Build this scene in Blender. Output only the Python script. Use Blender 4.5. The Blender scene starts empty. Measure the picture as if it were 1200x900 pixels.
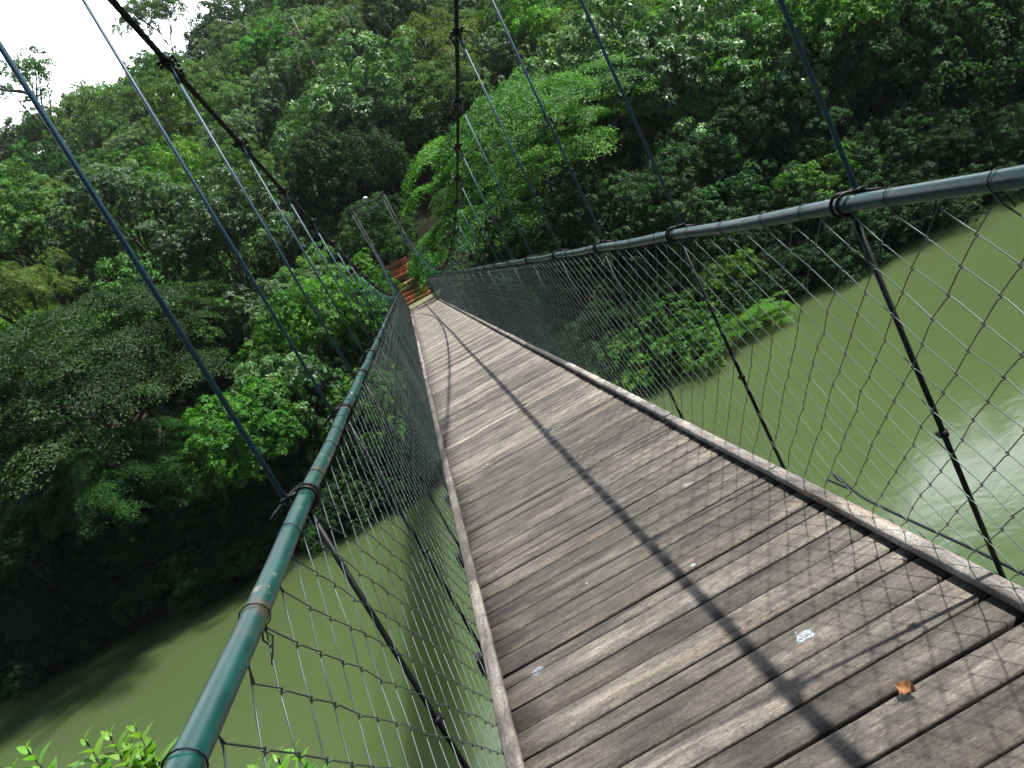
import bpy, math, random
import numpy as np
from mathutils import Vector, Matrix

random.seed(7)
rng = np.random.default_rng(11)
scene = bpy.context.scene
COL = scene.collection
R = math.radians

# ------------------------------------------------------------------ helpers
def np_mesh(name, verts, faces, attrs=None, smooth=False):
    """verts (N,3); faces (M,k) array of equal polygons, or a list of such arrays."""
    me = bpy.data.meshes.new(name)
    verts = np.asarray(verts, dtype=np.float32)
    fl = faces if isinstance(faces, list) else [faces]
    fl = [np.asarray(f, dtype=np.int32) for f in fl if len(f)]
    loops = np.concatenate([f.ravel() for f in fl])
    counts = np.concatenate([np.full(len(f), f.shape[1], dtype=np.int32) for f in fl])
    starts = np.concatenate([[0], np.cumsum(counts)[:-1]]).astype(np.int32)
    me.vertices.add(len(verts)); me.vertices.foreach_set('co', verts.ravel())
    me.loops.add(len(loops)); me.loops.foreach_set('vertex_index', loops)
    me.polygons.add(len(counts)); me.polygons.foreach_set('loop_start', starts)
    if smooth:
        me.polygons.foreach_set('use_smooth', np.ones(len(counts), dtype=bool))
    for k, v in (attrs or {}).items():
        a = me.attributes.new(k, 'FLOAT', 'POINT'); a.data.foreach_set('value', np.asarray(v, dtype=np.float32))
    me.update(calc_edges=True); me.validate()
    return me

class MB:
    """collects boxes and tubes into one mesh"""
    def __init__(self): self.v = []; self.f4 = []; self.f3 = []; self.n = 0; self.t = []
    def add(self, v, f4=(), f3=(), tone=0.5):
        v = np.asarray(v, dtype=float)
        self.v.append(v)
        if len(f4): self.f4.append(np.asarray(f4) + self.n)
        if len(f3): self.f3.append(np.asarray(f3) + self.n)
        self.n += len(v); self.t.append(np.full(len(v), tone))
    def tube(self, pts, r, n=8, cap=True, tone=0.5):
        pts = np.asarray(pts, dtype=float); m = len(pts)
        r = np.full(m, r) if np.isscalar(r) else np.asarray(r)
        d = np.gradient(pts, axis=0); d /= np.linalg.norm(d, axis=1)[:, None] + 1e-12
        up = np.array([0, 0, 1.]) if abs(d[0, 2]) < .9 else np.array([1., 0, 0])
        a = np.cross(d[0], up); a /= np.linalg.norm(a); A = [a]
        for i in range(1, m):
            a = A[-1] - d[i] * (A[-1] @ d[i]); a /= np.linalg.norm(a) + 1e-12; A.append(a)
        A = np.array(A); B = np.cross(d, A)
        th = np.arange(n) * 2 * math.pi / n
        ring = (A[:, None] * np.cos(th)[None, :, None] + B[:, None] * np.sin(th)[None, :, None]) * r[:, None, None] + pts[:, None]
        i = np.arange(m - 1)[:, None] * n; j = np.arange(n)[None]; k = (j + 1) % n
        f = np.stack([i + j, i + k, i + n + k, i + n + j], -1).reshape(-1, 4)
        v = ring.reshape(-1, 3); f3 = []
        if cap:
            v = np.vstack([v, pts[0], pts[-1]]); c0, c1 = m * n, m * n + 1
            f3 = [[c0, (q + 1) % n, q] for q in range(n)] + [[c1, (m - 1) * n + q, (m - 1) * n + (q + 1) % n] for q in range(n)]
        self.add(v, f, f3, tone)
    def box(self, c, s, ax=None, tone=0.5):
        c = np.asarray(c, dtype=float); h = np.asarray(s, dtype=float) / 2
        q = np.array([[x, y, z] for x in (-1, 1) for y in (-1, 1) for z in (-1, 1)]) * h
        if ax is not None: q = q @ np.asarray(ax)
        self.add(q + c, [[0, 1, 3, 2], [4, 6, 7, 5], [0, 4, 5, 1], [2, 3, 7, 6], [0, 2, 6, 4], [1, 5, 7, 3]], tone=tone)
    def cbox(self, c, s, b, ax=None, tone=0.5):
        """box with chamfered edges"""
        hx, hy, hz = np.asarray(s, dtype=float) / 2
        def ring(z, i): 
            x, y = hx - i, hy - i; e = b if i == 0 else b * .6
            return [(-x + e, -y, z), (x - e, -y, z), (x, -y + e, z), (x, y - e, z), (x - e, y, z), (-x + e, y, z), (-x, y - e, z), (-x, -y + e, z)]
        v = np.array(ring(-hz, b) + ring(-hz + b, 0) + ring(hz - b, 0) + ring(hz, b))
        f = []
        for k in range(3):
            for j in range(8):
                f.append([k * 8 + j, k * 8 + (j + 1) % 8, (k + 1) * 8 + (j + 1) % 8, (k + 1) * 8 + j])
        for o, rev in ((0, 1), (24, 0)):
            for q in ([0, 1, 2, 7], [7, 2, 3, 6], [6, 3, 4, 5]):
                q = [o + x for x in q]; f.append(q[::-1] if rev else q)
        if ax is not None: v = v @ np.asarray(ax)
        self.add(v + np.asarray(c, dtype=float), f, tone=tone)
    def mesh(self, name, smooth=False):
        fl = []
        if self.f4: fl.append(np.vstack(self.f4))
        if self.f3: fl.append(np.vstack(self.f3))
        return np_mesh(name, np.vstack(self.v), fl, {'tone': np.concatenate(self.t)}, smooth)

def obj(name, me, mat, parent=None, loc=None):
    o = bpy.data.objects.new(name, me); COL.objects.link(o)
    if mat is not None and me is not None and not me.materials: me.materials.append(mat)
    if parent is not None: o.parent = parent
    if loc is not None: o.location = loc
    return o
def build(mb, name, mat, parent=None, smooth=False): return obj(name, mb.mesh(name, smooth), mat, parent)
def thing(name, label, cat, loc=(0, 0, 0), rz=0, group=None):
    o = bpy.data.objects.new(name, None); COL.objects.link(o); o.location = loc; o.rotation_euler = (0, 0, rz)
    o.empty_display_size = .2
    return tag(o, label, cat, group)
def tag(o, label, cat, group=None):
    o['label'] = label; o['category'] = cat
    if group: o['group'] = group
    return o

# ------------------------------------------------------------------ materials
def newmat(name):
    m = bpy.data.materials.new(name); m.use_nodes = True
    nt = m.node_tree; nt.nodes.clear()
    out = nt.nodes.new('ShaderNodeOutputMaterial')
    return m, nt, out
def N(nt, t, **kw):
    n = nt.nodes.new(t)
    for k, v in kw.items():
        if k.startswith('i_'): n.inputs[k[2:].replace('_', ' ')].default_value = v
        else: setattr(n, k, v)
    return n
def ramp(nt, stops, fac=None, interp='LINEAR'):
    r = nt.nodes.new('ShaderNodeValToRGB'); cr = r.color_ramp; cr.interpolation = interp
    while len(cr.elements) < len(stops): cr.elements.new(.5)
    for e, (p, c) in zip(cr.elements, stops):
        e.position = p; e.color = (*c, 1) if len(c) == 3 else c
    if fac is not None: nt.links.new(fac, r.inputs[0])
    return r
def mix(nt, a, b, fac, mode='MIX'):
    m = nt.nodes.new('ShaderNodeMix'); m.data_type = 'RGBA'; m.blend_type = mode
    for s, v in ((m.inputs[6], a), (m.inputs[7], b), (m.inputs[0], fac)):
        if hasattr(v, 'links') or hasattr(v, 'is_linked'): nt.links.new(v, s)
        elif isinstance(v, (int, float)): s.default_value = v
        else: s.default_value = (*v, 1)
    return m.outputs[2]
def math_(nt, op, a, b=0.0, clamp=False):
    m = nt.nodes.new('ShaderNodeMath'); m.operation = op; m.use_clamp = clamp
    for i, v in enumerate((a, b)):
        if isinstance(v, (int, float)): m.inputs[i].default_value = v
        else: nt.links.new(v, m.inputs[i])
    return m.outputs[0]

def leaf_mat(name, dark, mid, light, rough=.45, spec=.5, trans=.28, var=.35):
    m, nt, out = newmat(name)
    at = N(nt, 'ShaderNodeAttribute', attribute_name='tone')
    oi = N(nt, 'ShaderNodeObjectInfo')
    c = ramp(nt, [(0, dark), (.5, mid), (1, light)], at.outputs['Fac']).outputs[0]
    hs = N(nt, 'ShaderNodeHueSaturation')
    nt.links.new(c, hs.inputs['Color'])
    nt.links.new(math_(nt, 'MULTIPLY_ADD', oi.outputs['Random'], .024), hs.inputs['Hue'])
    nt.nodes[-1].inputs[2].default_value = .484
    r2 = math_(nt, 'FRACT', math_(nt, 'MULTIPLY', oi.outputs['Random'], 7.31))
    v = math_(nt, 'MULTIPLY_ADD', r2, var * 2); nt.nodes[-1].inputs[2].default_value = 1 - var
    nt.links.new(v, hs.inputs['Value'])
    p = N(nt, 'ShaderNodeBsdfPrincipled'); p.inputs['Roughness'].default_value = rough
    p.inputs['Specular IOR Level'].default_value = spec
    nt.links.new(hs.outputs[0], p.inputs['Base Color'])
    t = N(nt, 'ShaderNodeBsdfTranslucent')
    tc = mix(nt, hs.outputs[0], (.9, 1.0, .35), 1.0, 'MULTIPLY')
    tc2 = mix(nt, tc, (1.9, 1.9, 1.9), 1.0, 'MULTIPLY')
    nt.links.new(tc2, t.inputs['Color'])
    ms = N(nt, 'ShaderNodeMixShader'); ms.inputs[0].default_value = trans
    nt.links.new(p.outputs[0], ms.inputs[1]); nt.links.new(t.outputs[0], ms.inputs[2])
    nt.links.new(ms.outputs[0], out.inputs[0])
    return m

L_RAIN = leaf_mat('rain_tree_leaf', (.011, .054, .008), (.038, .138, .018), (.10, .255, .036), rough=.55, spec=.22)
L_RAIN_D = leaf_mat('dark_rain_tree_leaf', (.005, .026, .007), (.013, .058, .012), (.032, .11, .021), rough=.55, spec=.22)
L_GLOSS = leaf_mat('glossy_leaf', (.020, .070, .022), (.056, .155, .050), (.145, .28, .11), rough=.45, spec=.45, trans=.2)
L_BROAD = leaf_mat('broad_leaf', (.014, .070, .010), (.044, .172, .018), (.105, .29, .035), rough=.55, spec=.25)
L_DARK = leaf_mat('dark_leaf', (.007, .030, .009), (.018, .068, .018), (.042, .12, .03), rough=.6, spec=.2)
L_OLIVE = leaf_mat('olive_leaf', (.032, .062, .014), (.075, .128, .034), (.145, .21, .065), rough=.6, spec=.2)
L_LIME = leaf_mat('lime_leaf', (.022, .080, .01), (.056, .168, .017), (.11, .26, .032), rough=.5, spec=.25)
L_FAR = leaf_mat('hill_leaf', (.024, .070, .022), (.068, .168, .050), (.14, .27, .085), rough=.6, spec=.2, var=.28)
L_FARG = leaf_mat('hill_grey_leaf', (.030, .070, .040), (.074, .150, .080), (.15, .24, .13), rough=.55, spec=.3, var=.22)
L_NEAR = leaf_mat('sapling_leaf', (.022, .09, .012), (.06, .20, .022), (.15, .34, .045), rough=.38, spec=.5, trans=.35, var=.1)
L_UNDER = leaf_mat('undergrowth_leaf', (.008, .032, .008), (.022, .075, .016), (.05, .13, .026), rough=.6, spec=.2)

def bark_mat(name, a, b):
    m, nt, out = newmat(name)
    tc = N(nt, 'ShaderNodeTexCoord'); mp = N(nt, 'ShaderNodeMapping'); mp.inputs['Scale'].default_value = (9, 9, 2)
    nt.links.new(tc.outputs['Object'], mp.inputs[0])
    n = N(nt, 'ShaderNodeTexNoise', i_Scale=3.0, i_Detail=5.0); nt.links.new(mp.outputs[0], n.inputs['Vector'])
    c = ramp(nt, [(.35, a), (.65, b)], n.outputs[0])
    p = N(nt, 'ShaderNodeBsdfPrincipled', i_Roughness=.9); nt.links.new(c.outputs[0], p.inputs['Base Color'])
    nt.links.new(p.outputs[0], out.inputs[0]); return m
BARK = bark_mat('bark', (.014, .011, .008), (.045, .037, .028))
BARK_PALE = bark_mat('pale_bark', (.09, .08, .065), (.24, .21, .17))

# weathered planks: grain runs along x, each plank has its own tone
def wood_mat(name, dk, md, lt, axis_x=True):
    m, nt, out = newmat(name)
    tc = N(nt, 'ShaderNodeTexCoord'); at = N(nt, 'ShaderNodeAttribute', attribute_name='tone')
    off = N(nt, 'ShaderNodeCombineXYZ')
    nt.links.new(math_(nt, 'MULTIPLY', at.outputs['Fac'], 37.0), off.inputs[0])
    nt.links.new(math_(nt, 'MULTIPLY', at.outputs['Fac'], 11.0), off.inputs[2])
    ad = N(nt, 'ShaderNodeVectorMath', operation='ADD'); nt.links.new(tc.outputs['Object'], ad.inputs[0]); nt.links.new(off.outputs[0], ad.inputs[1])
    def noise(scale, det, sc, rough=.6, dist=0.0):
        mp = N(nt, 'ShaderNodeMapping'); mp.inputs['Scale'].default_value = scale if axis_x else (scale[1], scale[0], scale[2])
        nt.links.new(ad.outputs[0], mp.inputs[0])
        n = N(nt, 'ShaderNodeTexNoise', i_Scale=sc, i_Detail=det, i_Roughness=rough, i_Distortion=dist); nt.links.new(mp.outputs[0], n.inputs['Vector'])
        return n.outputs[0]
    grain = noise((3.4, 52, 20), 7, 1.0, .72, .5)
    fine = noise((24, 210, 60), 5, 1.0, .75)
    band = noise((1.3, 8, 4), 4, 1.0, .55, .6)
    blot = noise((2.2, 3.2, 3), 5, 1.0, .65)
    c = ramp(nt, [(.26, dk), (.47, md), (.72, lt)], grain).outputs[0]
    spk = noise((70, 120, 70), 4, 1.0, .7)
    pat = noise((5, 11, 6), 5, 1.0, .62, .4)
    c = mix(nt, c, ramp(nt, [(.34, (.42, .41, .40)), (.52, (1.05, 1.05, 1.05)), (.68, (1.4, 1.4, 1.38))], spk).outputs[0], .8, 'MULTIPLY')
    c = mix(nt, c, ramp(nt, [(.38, (.58, .57, .56)), (.58, (1.15, 1.14, 1.12))], pat).outputs[0], .85, 'MULTIPLY')
    c = mix(nt, c, ramp(nt, [(.33, (.45, .42, .40)), (.62, (1.25, 1.2, 1.15))], band).outputs[0], .75, 'MULTIPLY')
    c = mix(nt, c, ramp(nt, [(.36, (.55, .55, .56)), (.56, (1.12, 1.1, 1.06))], blot).outputs[0], .8, 'MULTIPLY')
    c = mix(nt, c, ramp(nt, [(.36, (.5, .48, .46)), (.55, (1.15, 1.15, 1.15))], fine).outputs[0], .6, 'MULTIPLY')
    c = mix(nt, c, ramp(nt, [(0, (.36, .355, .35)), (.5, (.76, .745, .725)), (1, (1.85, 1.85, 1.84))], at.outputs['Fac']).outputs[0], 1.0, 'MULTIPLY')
    # warm brown worn patches
    wn = noise((1.0, 7, 3), 3, 1.3, .5)
    c = mix(nt, c, mix(nt, c, (1.18, 1.0, .82), 1.0, 'MULTIPLY'), ramp(nt, [(.56, (0, 0, 0)), (.72, (.75, .75, .75))], wn).outputs[0])
    # pale green-white lichen specks
    vo = N(nt, 'ShaderNodeTexVoronoi', i_Scale=5.0); nt.links.new(tc.outputs['Object'], vo.inputs['Vector'])
    vn = noise((60, 60, 60), 3, 1.0)
    sp = math_(nt, 'ADD', vo.outputs['Distance'], math_(nt, 'MULTIPLY', vn, .16))
    cellsel = N(nt, 'ShaderNodeSeparateColor'); nt.links.new(vo.outputs['Color'], cellsel.inputs[0])
    spm = math_(nt, 'MULTIPLY', math_(nt, 'LESS_THAN', sp, .14), math_(nt, 'GREATER_THAN', cellsel.outputs[0], .72))
    c = mix(nt, c, (.36, .43, .44), math_(nt, 'MULTIPLY', spm, .8))
    # two pale blue paint splashes
    for (px, py, rad, am) in ((.27, 2.32, .030, .8), (-.60, 2.98, .032, .5), (.46, 3.9, .02, .5)):
        vm = N(nt, 'ShaderNodeVectorMath', operation='DISTANCE'); nt.links.new(tc.outputs['Object'], vm.inputs[0]); vm.inputs[1].default_value = (px, py, 0)
        dn = math_(nt, 'ADD', vm.outputs['Value'], math_(nt, 'MULTIPLY', noise((30, 40, 30), 4, 1.0), .09))
        c = mix(nt, c, (.40, .50, .60), math_(nt, 'MULTIPLY', math_(nt, 'MULTIPLY', math_(nt, 'LESS_THAN', dn, rad + .042), am), ramp(nt, [(.42, (.15, .15, .15)), (.55, (1, 1, 1))], spk).outputs[0]))
    p = N(nt, 'ShaderNodeBsdfPrincipled', i_Roughness=.62); p.inputs['Specular IOR Level'].default_value = .45
    nt.links.new(c, p.inputs['Base Color'])
    h = math_(nt, 'ADD', math_(nt, 'MULTIPLY', grain, 1.0), math_(nt, 'MULTIPLY', fine, .5))
    bp = N(nt, 'ShaderNodeBump', i_Strength=.7, i_Distance=.006); nt.links.new(h, bp.inputs['Height']); nt.links.new(bp.outputs[0], p.inputs['Normal'])
    nt.links.new(p.outputs[0], out.inputs[0]); return m
WOOD = wood_mat('weathered_plank', (.052, .049, .045), (.146, .138, .126), (.262, .252, .235))
WOOD_GAP_SHADE = bark_mat('board_gap_shade', (.010, .009, .008), (.030, .026, .022))
KERBW = wood_mat('weathered_kerb', (.075, .074, .072), (.155, .153, .149), (.25, .247, .242), axis_x=False)

def metal_mat(name, col, rough=.4, metallic=0.0, spec=.5, chip=None, nscale=14.0):
    m, nt, out = newmat(name)
    tc = N(nt, 'ShaderNodeTexCoord')
    n = N(nt, 'ShaderNodeTexNoise', i_Scale=nscale, i_Detail=6.0, i_Roughness=.65); nt.links.new(tc.outputs['Object'], n.inputs['Vector'])
    c = ramp(nt, [(.3, tuple(x * .7 for x in col)), (.7, tuple(min(1, x * 1.25) for x in col))], n.outputs[0]).outputs[0]
    if chip:
        n2 = N(nt, 'ShaderNodeTexNoise', i_Scale=9.0, i_Detail=8.0, i_Roughness=.6); nt.links.new(tc.outputs['Object'], n2.inputs['Vector'])
        n3 = N(nt, 'ShaderNodeTexNoise', i_Scale=5.0, i_Detail=9.0, i_Roughness=.7); o3 = N(nt, 'ShaderNodeVectorMath', operation='ADD'); o3.inputs[1].default_value = (7, 3, 5)
        nt.links.new(tc.outputs['Object'], o3.inputs[0]); nt.links.new(o3.outputs[0], n3.inputs['Vector'])
        c = mix(nt, c, (.07, .042, .022), ramp(nt, [(.56, (0, 0, 0)), (.66, (.7, .7, .7))], n3.outputs[0]).outputs[0])
        c = mix(nt, c, chip, ramp(nt, [(.635, (0, 0, 0)), (.67, (1, 1, 1))], n2.outputs[0]).outputs[0])
    p = N(nt, 'ShaderNodeBsdfPrincipled', i_Metallic=metallic); p.inputs['Specular IOR Level'].default_value = spec
    nt.links.new(c, p.inputs['Base Color'])
    rr = math_(nt, 'MULTIPLY_ADD', n.outputs[0], .3); nt.nodes[-1].inputs[2].default_value = rough - .12
    nt.links.new(rr, p.inputs['Roughness'])
    nt.links.new(p.outputs[0], out.inputs[0]); return m
RAILP = metal_mat('green_rail_paint', (.005, .046, .042), .32, spec=.36, chip=(.19, .19, .15))
RODP = metal_mat('blue_rod_paint', (.022, .075, .118), .45, spec=.45)
BLACKP = metal_mat('black_steel', (.006, .007, .008), .42, spec=.22)
CABLEM = metal_mat('black_cable', (.006, .006, .007), .6, spec=.15, nscale=60)
WIREM = metal_mat('mesh_wire', (.060, .088, .090), .38, metallic=.5, spec=.5, nscale=6)
CLAMPM = metal_mat('clamp_steel', (.09, .10, .105), .4, metallic=.6)
GALV = metal_mat('tower_steel', (.055, .075, .09), .6, metallic=.0, spec=.3)
LAMPM = metal_mat('white_cap', (.75, .76, .75), .5)
YELLOW = metal_mat('yellow_paint', (.62, .40, .03), .5)
HOSEM = metal_mat('dark_hose', (.006, .010, .015), .5, spec=.3)
JOISTM = metal_mat('joist_steel', (.05, .05, .05), .6)

def stone_mat(name, a, b, c3, sc):
    m, nt, out = newmat(name)
    tc = N(nt, 'ShaderNodeTexCoord')
    n = N(nt, 'ShaderNodeTexNoise', i_Scale=sc, i_Detail=8.0, i_Roughness=.65); nt.links.new(tc.outputs['Object'], n.inputs['Vector'])
    c = ramp(nt, [(.3, a), (.5, b), (.72, c3)], n.outputs[0])
    p = N(nt, 'ShaderNodeBsdfPrincipled', i_Roughness=.9); p.inputs['Specular IOR Level'].default_value = .1; nt.links.new(c.outputs[0], p.inputs['Base Color'])
    bp = N(nt, 'ShaderNodeBump', i_Strength=.8, i_Distance=.05); nt.links.new(n.outputs[0], bp.inputs['Height']); nt.links.new(bp.outputs[0], p.inputs['Normal'])
    nt.links.new(p.outputs[0], out.inputs[0]); return m
LATER = stone_mat('red_stone', (.34, .12, .055), (.60, .26, .13), (.70, .42, .27), 5.0)
CONC = stone_mat('mossy_concrete', (.07, .08, .045), (.17, .18, .11), (.30, .29, .22), 3.0)
SOIL = stone_mat('dark_soil', (.006, .009, .005), (.014, .016, .008), (.03, .03, .016), .5)

# ------------------------------------------------------------------ camera
F_PX, CX, CZ = 935.74, -0.328, 1.6
cr = Vector((0.87771162, -0.13314025, -0.46032161)); cu = Vector((0.47570318, 0.12643158, 0.87047202)); cf = Vector((0.05769567, 0.98299986, -0.1743057))
cam_d = bpy.data.cameras.new('camera'); cam = bpy.data.objects.new('camera', cam_d); COL.objects.link(cam)
cam.matrix_world = Matrix(((cr.x, cu.x, -cf.x, CX), (cr.y, cu.y, -cf.y, 0), (cr.z, cu.z, -cf.z, CZ), (0, 0, 0, 1)))
cam_d.sensor_width = 36; cam_d.lens = 36 * F_PX / 1200; cam_d.clip_end = 2000; cam_d.clip_start = .05
scene.camera = cam
def at(px, py, y):
    """world point seen at pixel (px, py) of the 1200x900 photograph, at distance y along the bridge"""
    v = cf * F_PX + cr * (px - 600) - cu * (py - 450)
    v = v * (y / v.y); return (CX + v.x, y, CZ + v.z)

# ------------------------------------------------------------------ terrain and water
WATER_Z = -8.3
HAZE = .00014
def snoise(x, y, s, seed=0.0):
    return (np.sin(x * s + 1.3 + seed) * np.cos(y * s * 1.13 + .7 + seed * 2) + .5 * np.sin(x * s * 2.3 + y * s * 1.7 + seed * 3)) / 1.5
def bank_y(x): return 40.3 - .125 * np.clip(x, -60, 60) - .06 * np.clip(x, -40, 0) + .7 * snoise(x, 0 * x, .35) 
def ground(x, y):
    x = np.asarray(x, dtype=float); y = np.asarray(y, dtype=float)
    d = y - bank_y(x)
    t = np.clip(d / 9.0, 0, 1)
    far = np.where(d < 0, WATER_Z + np.maximum(d * .5, -3), WATER_Z + 7.4 * (t ** .8))
    hill = np.clip(d - 15, 0, 92)
    far = far + hill * .508 + np.where(d > 9, 1.2 * snoise(x, y, .09) * np.clip((d - 16) / 20, 0, 1), 0)
    far = far + np.clip(d - 15, 0, 92) / 92 * (np.clip(x, 0, 60) * .10 + np.clip(-x, 0, 60) * .10)
    far = far - np.clip(d - 125, 0, 200) * .3
    near = WATER_Z - 3 + np.clip((4.0 - y) * .9, 0, 11.0)
    return np.where(y < 15, near, far)
xs = np.concatenate([np.linspace(-400, -75, 12)[:-1], np.linspace(-75, 95, 115), np.linspace(95, 400, 12)[1:]])
ys = np.concatenate([np.linspace(-400, -16, 10)[:-1], np.linspace(-16, 15, 16), np.linspace(16.5, 30, 6), np.linspace(31, 62, 63), np.linspace(63, 175, 75), np.linspace(180, 600, 16)])
X, Y = np.meshgrid(xs, ys); Z = ground(X, Y)
Z = np.where((np.abs(X) < 2.6) & (Y > 45) & (Y < 66), np.minimum(Z, -.45), Z)
nx, ny = len(xs), len(ys)
i = np.arange(ny - 1)[:, None] * nx; j = np.arange(nx - 1)[None]
F = np.stack([i + j, i + j + 1, i + nx + j + 1, i + nx + j], -1).reshape(-1, 4)
terr = obj('terrain', np_mesh('terrain', np.stack([X, Y, Z], -1).reshape(-1, 3), F, smooth=True), SOIL); terr['kind'] = 'structure'

m, nt, out = newmat('river_water')
tc = N(nt, 'ShaderNodeTexCoord')
n0 = N(nt, 'ShaderNodeTexNoise', i_Scale=.06, i_Detail=3.0); nt.links.new(tc.outputs['Object'], n0.inputs['Vector'])
c = ramp(nt, [(.3, (.060, .092, .034)), (.7, (.070, .105, .041))], n0.outputs[0])
p = N(nt, 'ShaderNodeBsdfPrincipled', i_Roughness=.10, i_IOR=1.4); p.subsurface_method = 'BURLEY'; p.inputs['Subsurface Weight'].default_value = 1.0; p.inputs['Subsurface Radius'].default_value = (1.0, 1.0, .8); p.inputs['Subsurface Scale'].default_value = 2.6; nt.links.new(c.outputs[0], p.inputs['Base Color'])
n1 = N(nt, 'ShaderNodeTexNoise', i_Scale=1.1, i_Detail=4.0, i_Roughness=.55, i_Distortion=.4); nt.links.new(tc.outputs['Object'], n1.inputs['Vector'])
n2 = N(nt, 'ShaderNodeTexNoise', i_Scale=6.0, i_Detail=2.0); nt.links.new(tc.outputs['Object'], n2.inputs['Vector'])
hh = math_(nt, 'ADD', n1.outputs[0], math_(nt, 'MULTIPLY', n2.outputs[0], .12))
bp = N(nt, 'ShaderNodeBump', i_Strength=.09, i_Distance=.12); nt.links.new(hh, bp.inputs['Height']); nt.links.new(bp.outputs[0], p.inputs['Normal'])
nt.links.new(p.outputs[0], out.inputs[0])
wv = np.array([[-400, -60, WATER_Z], [400, -60, WATER_Z], [400, 95, WATER_Z], [-400, 95, WATER_Z]])
wat = obj('river_water', np_mesh('river_water', wv, np.array([[0, 1, 2, 3]])), m); wat['kind'] = 'structure'

# ------------------------------------------------------------------ the bridge
XR, HR, WD = .816, 1.231, .742          # handrail half spacing and height, half width of the deck
S, D1 = 1.3862, 2.065                    # spacing of the hangers, the first one ahead of the camera
YE = 46.6                                # far end of the boards
NK0, NK1 = -2, 33
def cab_z(y): return 1.43 + (.0041 if y < 26 else .0079) * (y - 26) ** 2
def cab_x(y): return .885 + .21 * max(0, (y - 26) / 27) ** 2 + .06 * max(0, (20 - y) / 28) ** 2
bridge = thing('suspension_footbridge', 'narrow suspension footbridge of weathered planks with green handrails and wire mesh sides', 'footbridge')

# deck of cross planks
mb = MB(); y = -4.0; seams = []
r0 = random.Random(5)
while y < YE:
    w = .161 + r0.uniform(-.012, .012)
    if r0.random() < .12: w *= .62
    gap = r0.uniform(.009, .014) if r0.random() < .4 else r0.uniform(.014, .024)
    far_ = min(1, max(0, (y - 2.5) / 14)) ; t = min(1, max(0, r0.random() * .62 + .02 + .50 * far_ ** .8)); z = r0.uniform(-.003, .003); tilt = r0.uniform(-.008, .008); yaw = r0.uniform(-.004, .004)  # tone lightens with distance: grazing sheen painted into the boards
    n = 9; xsn = np.linspace(-WD - r0.uniform(.03, .06), WD + r0.uniform(.03, .06), n); b = .003
    prof = [(-.5, -1, 0), (-.5, -.16, 0), (-.5, 0, 1), (.5, 0, -1), (.5, -.16, 0), (.5, -1, 0)]
    wob = np.array([[r0.uniform(-.0022, .0022) for _ in range(n)] for _ in range(2)])
    vv = []
    for a in range(n):
        for q, (py, pz, bs) in enumerate(prof):
            yy = y + w / 2 + py * (w - gap) + bs * b + wob[0 if py < 0 else 1][a] + yaw * xsn[a]
            vv.append((xsn[a], yy, z + pz * .05 + (yy - y - w / 2) * tilt))
    ff = [[a * 6 + q, (a + 1) * 6 + q, (a + 1) * 6 + (q + 1) % 6, a * 6 + (q + 1) % 6] for a in range(n - 1) for q in range(6)]
    for o_, rv in ((0, 0), ((n - 1) * 6, 1)):
        for e in ([0, 1, 4, 5], [1, 2, 3, 4]):
            e = [o_ + k for k in e]; ff.append(e[::-1] if rv else e)
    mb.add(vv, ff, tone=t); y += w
dk_ = build(mb, 'deck', WOOD, bridge); dk_.data.materials.append(WOOD_GAP_SHADE)
per_ = 8 * 6 + 4; fi = np.arange(len(dk_.data.polygons)) % per_     # board sides and undersides coloured dark, standing in for shade in the gaps
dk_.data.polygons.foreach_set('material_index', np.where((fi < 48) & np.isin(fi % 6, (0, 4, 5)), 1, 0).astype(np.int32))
# kerb boards
for s in (-1, 1):
    mb = MB(); y = -4.0
    rk = random.Random(20 + s)
    while y < YE - .2:
        ln = min(rk.uniform(2.2, 3.4), YE - y); n = 12; yy = np.linspace(y, y + ln - .008, n)
        x0 = rk.uniform(-.004, .004); x1 = rk.uniform(-.004, .004); zz = rk.uniform(0, .006)
        vv = []
        for a in range(n):
            f_ = a / (n - 1); xo = x0 + (x1 - x0) * f_ + rk.uniform(-.002, .002); bow = zz + .006 * math.sin(f_ * 3.1 + x0 * 90) + rk.uniform(-.001, .001)
            for (px, pz) in ((.744, .008), (.744, .035), (.749, .041), (.794, .040), (.800, .035), (.800, -.05)):
                vv.append((s * (px + xo), yy[a], pz + bow))
        ff = [[a * 6 + q, a * 6 + (q + 1) % 6, (a + 1) * 6 + (q + 1) % 6, (a + 1) * 6 + q] for a in range(n - 1) for q in range(6)]
        for o_, rv in ((0, 0), ((n - 1) * 6, 1)):
            for e in ([0, 1, 4, 5], [1, 2, 3, 4]):
                e = [o_ + k for k in e]; ff.append(e[::-1] if rv else e)
        if s < 0: ff = [f[::-1] for f in ff]
        mb.add(vv, ff, tone=rk.random()); y += ln
    build(mb, 'kerb', KERBW, bridge)
# joists under the deck at every hanger
jb = MB(); jb.cbox((0, 0, -.09), (2 * XR + .10, .07, .09), .004); jme = jb.mesh('joist')
for k in range(NK0, NK1):
    yk = D1 + k * S
    if yk < YE: obj('joist', jme, JOISTM, bridge, (0, yk, 0))
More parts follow.
